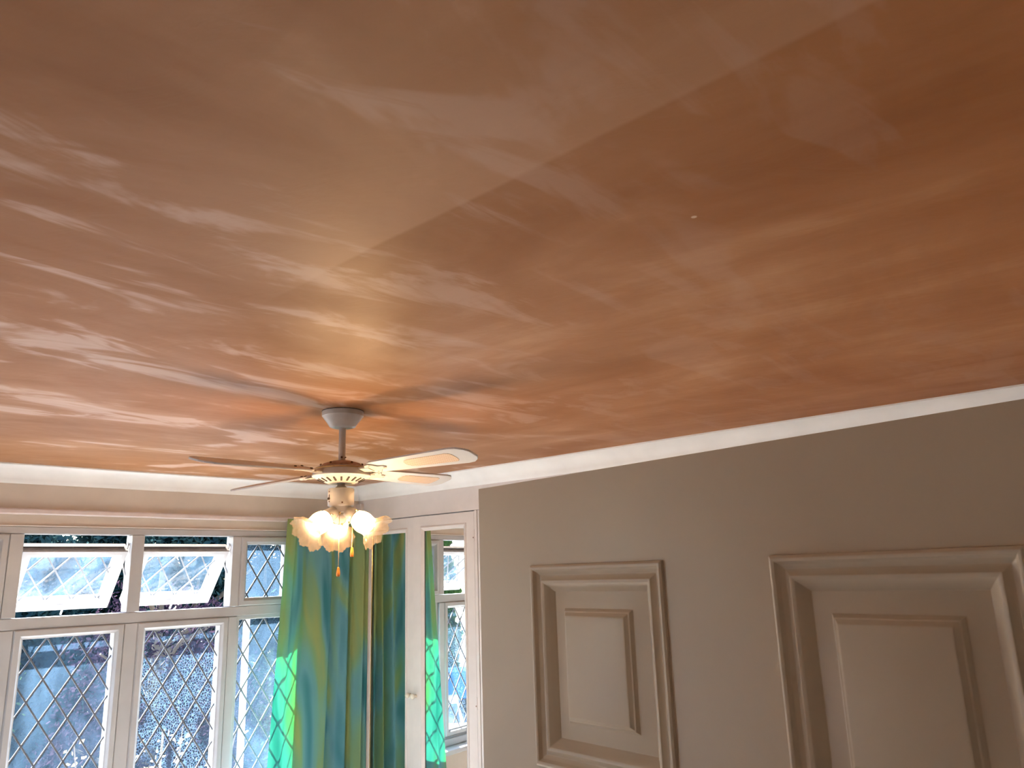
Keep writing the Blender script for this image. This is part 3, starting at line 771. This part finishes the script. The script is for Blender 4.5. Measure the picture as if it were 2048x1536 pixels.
# sunlit shrub tip just below the window
def shrub():
    rnd = random.Random(11)
    T = empty('shrub', ML @ Matrix.Translation((-.50, 1.55, GROUND + .02))); tag(T, 'sunlit yellow leaved shrub rising below the leaded casements', 'shrub')
    sb = B(); lb = B()
    for k in range(26):
        a = rnd.uniform(0, 6.28); r = rnd.uniform(.1, .75); top = Vector((r * math.cos(a), r * math.sin(a) * .6, rnd.uniform(2.9, 3.92) - r * .45))
        pts = [Vector((0, 0, 0)), Vector((top.x * .5, top.y * .5, top.z * .6)), top]
        for p, q in zip(pts, pts[1:]): rod(sb, p, q, .008, 5, .004)
        for _ in range(55):
            t = rnd.uniform(.5, 1.0); p = pts[1].lerp(top, (t - .5) * 2) + Vector((rnd.gauss(0, .05), rnd.gauss(0, .05), rnd.gauss(0, .04)))
            d = Vector((rnd.gauss(0, 1), rnd.gauss(0, 1), rnd.gauss(0, 1))).normalized(); b = d.orthogonal().normalized(); s = rnd.uniform(.012, .024)
            lb.faces.new([lb.verts.new(p + d * s), lb.verts.new(p + b * s * .6), lb.verts.new(p - d * s), lb.verts.new(p - b * s * .6)])
    obj('stems', sb, M_TWIG, T); tag(obj('leaves', lb, M_BEECH, T), kind='stuff')
shrub()
M_POST = plain('weathered pale post paint', (0.24, 0.25, 0.27), 0.5, var=0.08)
# white post outside the fixed light
dp = empty('post', ML @ Matrix.Translation((-.205, .90, GROUND + .02))); tag(dp, 'pale slim post standing outside the hazy fixed light', 'post')
obj('shaft', box(B(), -.017, .017, -.017, .017, 0, 4.40), M_POST, dp, bevel=.004)
obj('cap', box(B(), -.024, .024, -.024, .024, 4.40, 4.43), M_POST, dp, bevel=.004)

# a car on the drive, seen in the wardrobe mirror
M_CARW = plain('white car paint', (0.60, 0.60, 0.62), 0.15, var=0.02, coat=.6)
M_CARB = plain('blue tarpaulin', (0.008, 0.13, 0.55), 0.45, var=0.03)
M_CGL = plain('car glass', (0.05, 0.07, 0.09), 0.05, var=0.0)
M_TYRE = plain('tyre', (0.02, 0.02, 0.02), 0.8)
def car(label, x, y, rot, mat):
    C = empty('car', ML @ Matrix.Translation((x, y, GROUND)) @ Matrix.Rotation(rot, 4, 'Z')); tag(C, label, 'car')
    side = [(-2.05, .35), (-2.08, .62), (-1.98, .88), (-1.15, .98), (-.55, 1.40), (.1, 1.50), (.95, 1.44), (1.65, 1.02), (2.02, .92), (2.08, .6), (2.05, .35)]
    def slice_(w, pts, top):
        return [(x, (w * (1 - .22 * max(0, (z - .95) / .55))), z) for x, z in pts]
    bm = B(); L = [bm.verts.new((x, -yy, z)) for x, yy, z in slice_(.86, side, 1)]; R = [bm.verts.new((x, yy, z)) for x, yy, z in slice_(.86, side, 1)]
    n = len(side); bm.faces.new(L); bm.faces.new(R[::-1])
    for i in range(n): bm.faces.new((L[i], L[(i + 1) % n], R[(i + 1) % n], R[i]))
    obj('body', bm, mat, C, bevel=.05, smooth=True, autosmooth=40)
    def glass(nm, pts): 
        bm = B(); bm.faces.new([bm.verts.new(p) for p in pts]); o = obj(nm, bm, M_CGL, C); s = o.modifiers.new('t', 'SOLIDIFY'); s.thickness = .012; s.offset = 0
    glass('windscreen', [(-1.10, -.74, 1.02), (-1.10, .74, 1.02), (-.60, .66, 1.375), (-.60, -.66, 1.375)])
    glass('rear_window', [(1.58, -.74, 1.07), (1.58, .74, 1.07), (1.02, .66, 1.41), (1.02, -.66, 1.41)])
    for s in (-1, 1):
        glass('side_window', [(-.95, s * .862, 1.0), (-.5, s * .785, 1.34), (.25, s * .775, 1.41), (.25, s * .862, 1.0)])
        glass('side_window', [(.33, s * .862, 1.0), (.33, s * .775, 1.41), (.9, s * .785, 1.37), (1.4, s * .862, 1.02)])
        for xw in (-1.3, 1.3):
            w_ = rod(B(), (xw, s * .70, .32), (xw, s * .89, .32), .32, 24); obj('wheel', w_, M_TYRE, C)
            obj('hub_cap', rod(B(), (xw, s * .888, .32), (xw, s * .90, .32), .19, 16), M_CARW if mat is M_CARW else M_LEAD, C)
car('white car parked on the drive, reflected in the wardrobe mirror', -13.0, 11.2, math.radians(-40), M_CARW)
# stack of boards under a blue tarpaulin, beyond the white car
def tarp():
    C = empty('tarpaulin_stack', ML @ Matrix.Translation((-18.9, 15.6, GROUND)) @ Matrix.Rotation(math.radians(49), 4, 'Z'))
    tag(C, 'stack of boards under a bright blue tarpaulin beyond the white car', 'tarpaulin')
    for z in (.08, .20, .32): obj('board', box(B(), -1.75, 1.75, -.55, .55, z, z + .1), M_TWIG, C)
    n = 48; prof = [(-.72, .42), (-.66, .75), (-.62, 1.10), (-.58, 1.28), (-.30, 1.34), (0, 1.36), (.30, 1.34), (.58, 1.28), (.62, 1.10), (.66, .75), (.72, .42)]
    bm = B(); rows = []
    for i in range(n + 1):
        x = -1.9 + 3.8 * i / n
        rows.append([bm.verts.new((x, y + .03 * noise.noise(Vector((x * 3, y * 2, z * 3))), z + .03 * noise.noise(Vector((x * 2.2, y * 3, z)) + Vector((5, 0, 0))))) for y, z in prof])
    for a, b in zip(rows, rows[1:]):
        for k in range(len(prof) - 1): bm.faces.new((a[k], a[k + 1], b[k + 1], b[k]))
    for r in (rows[0], rows[-1]): bm.faces.new(r)
    obj('cover', bm, M_CARB, C)
tarp()
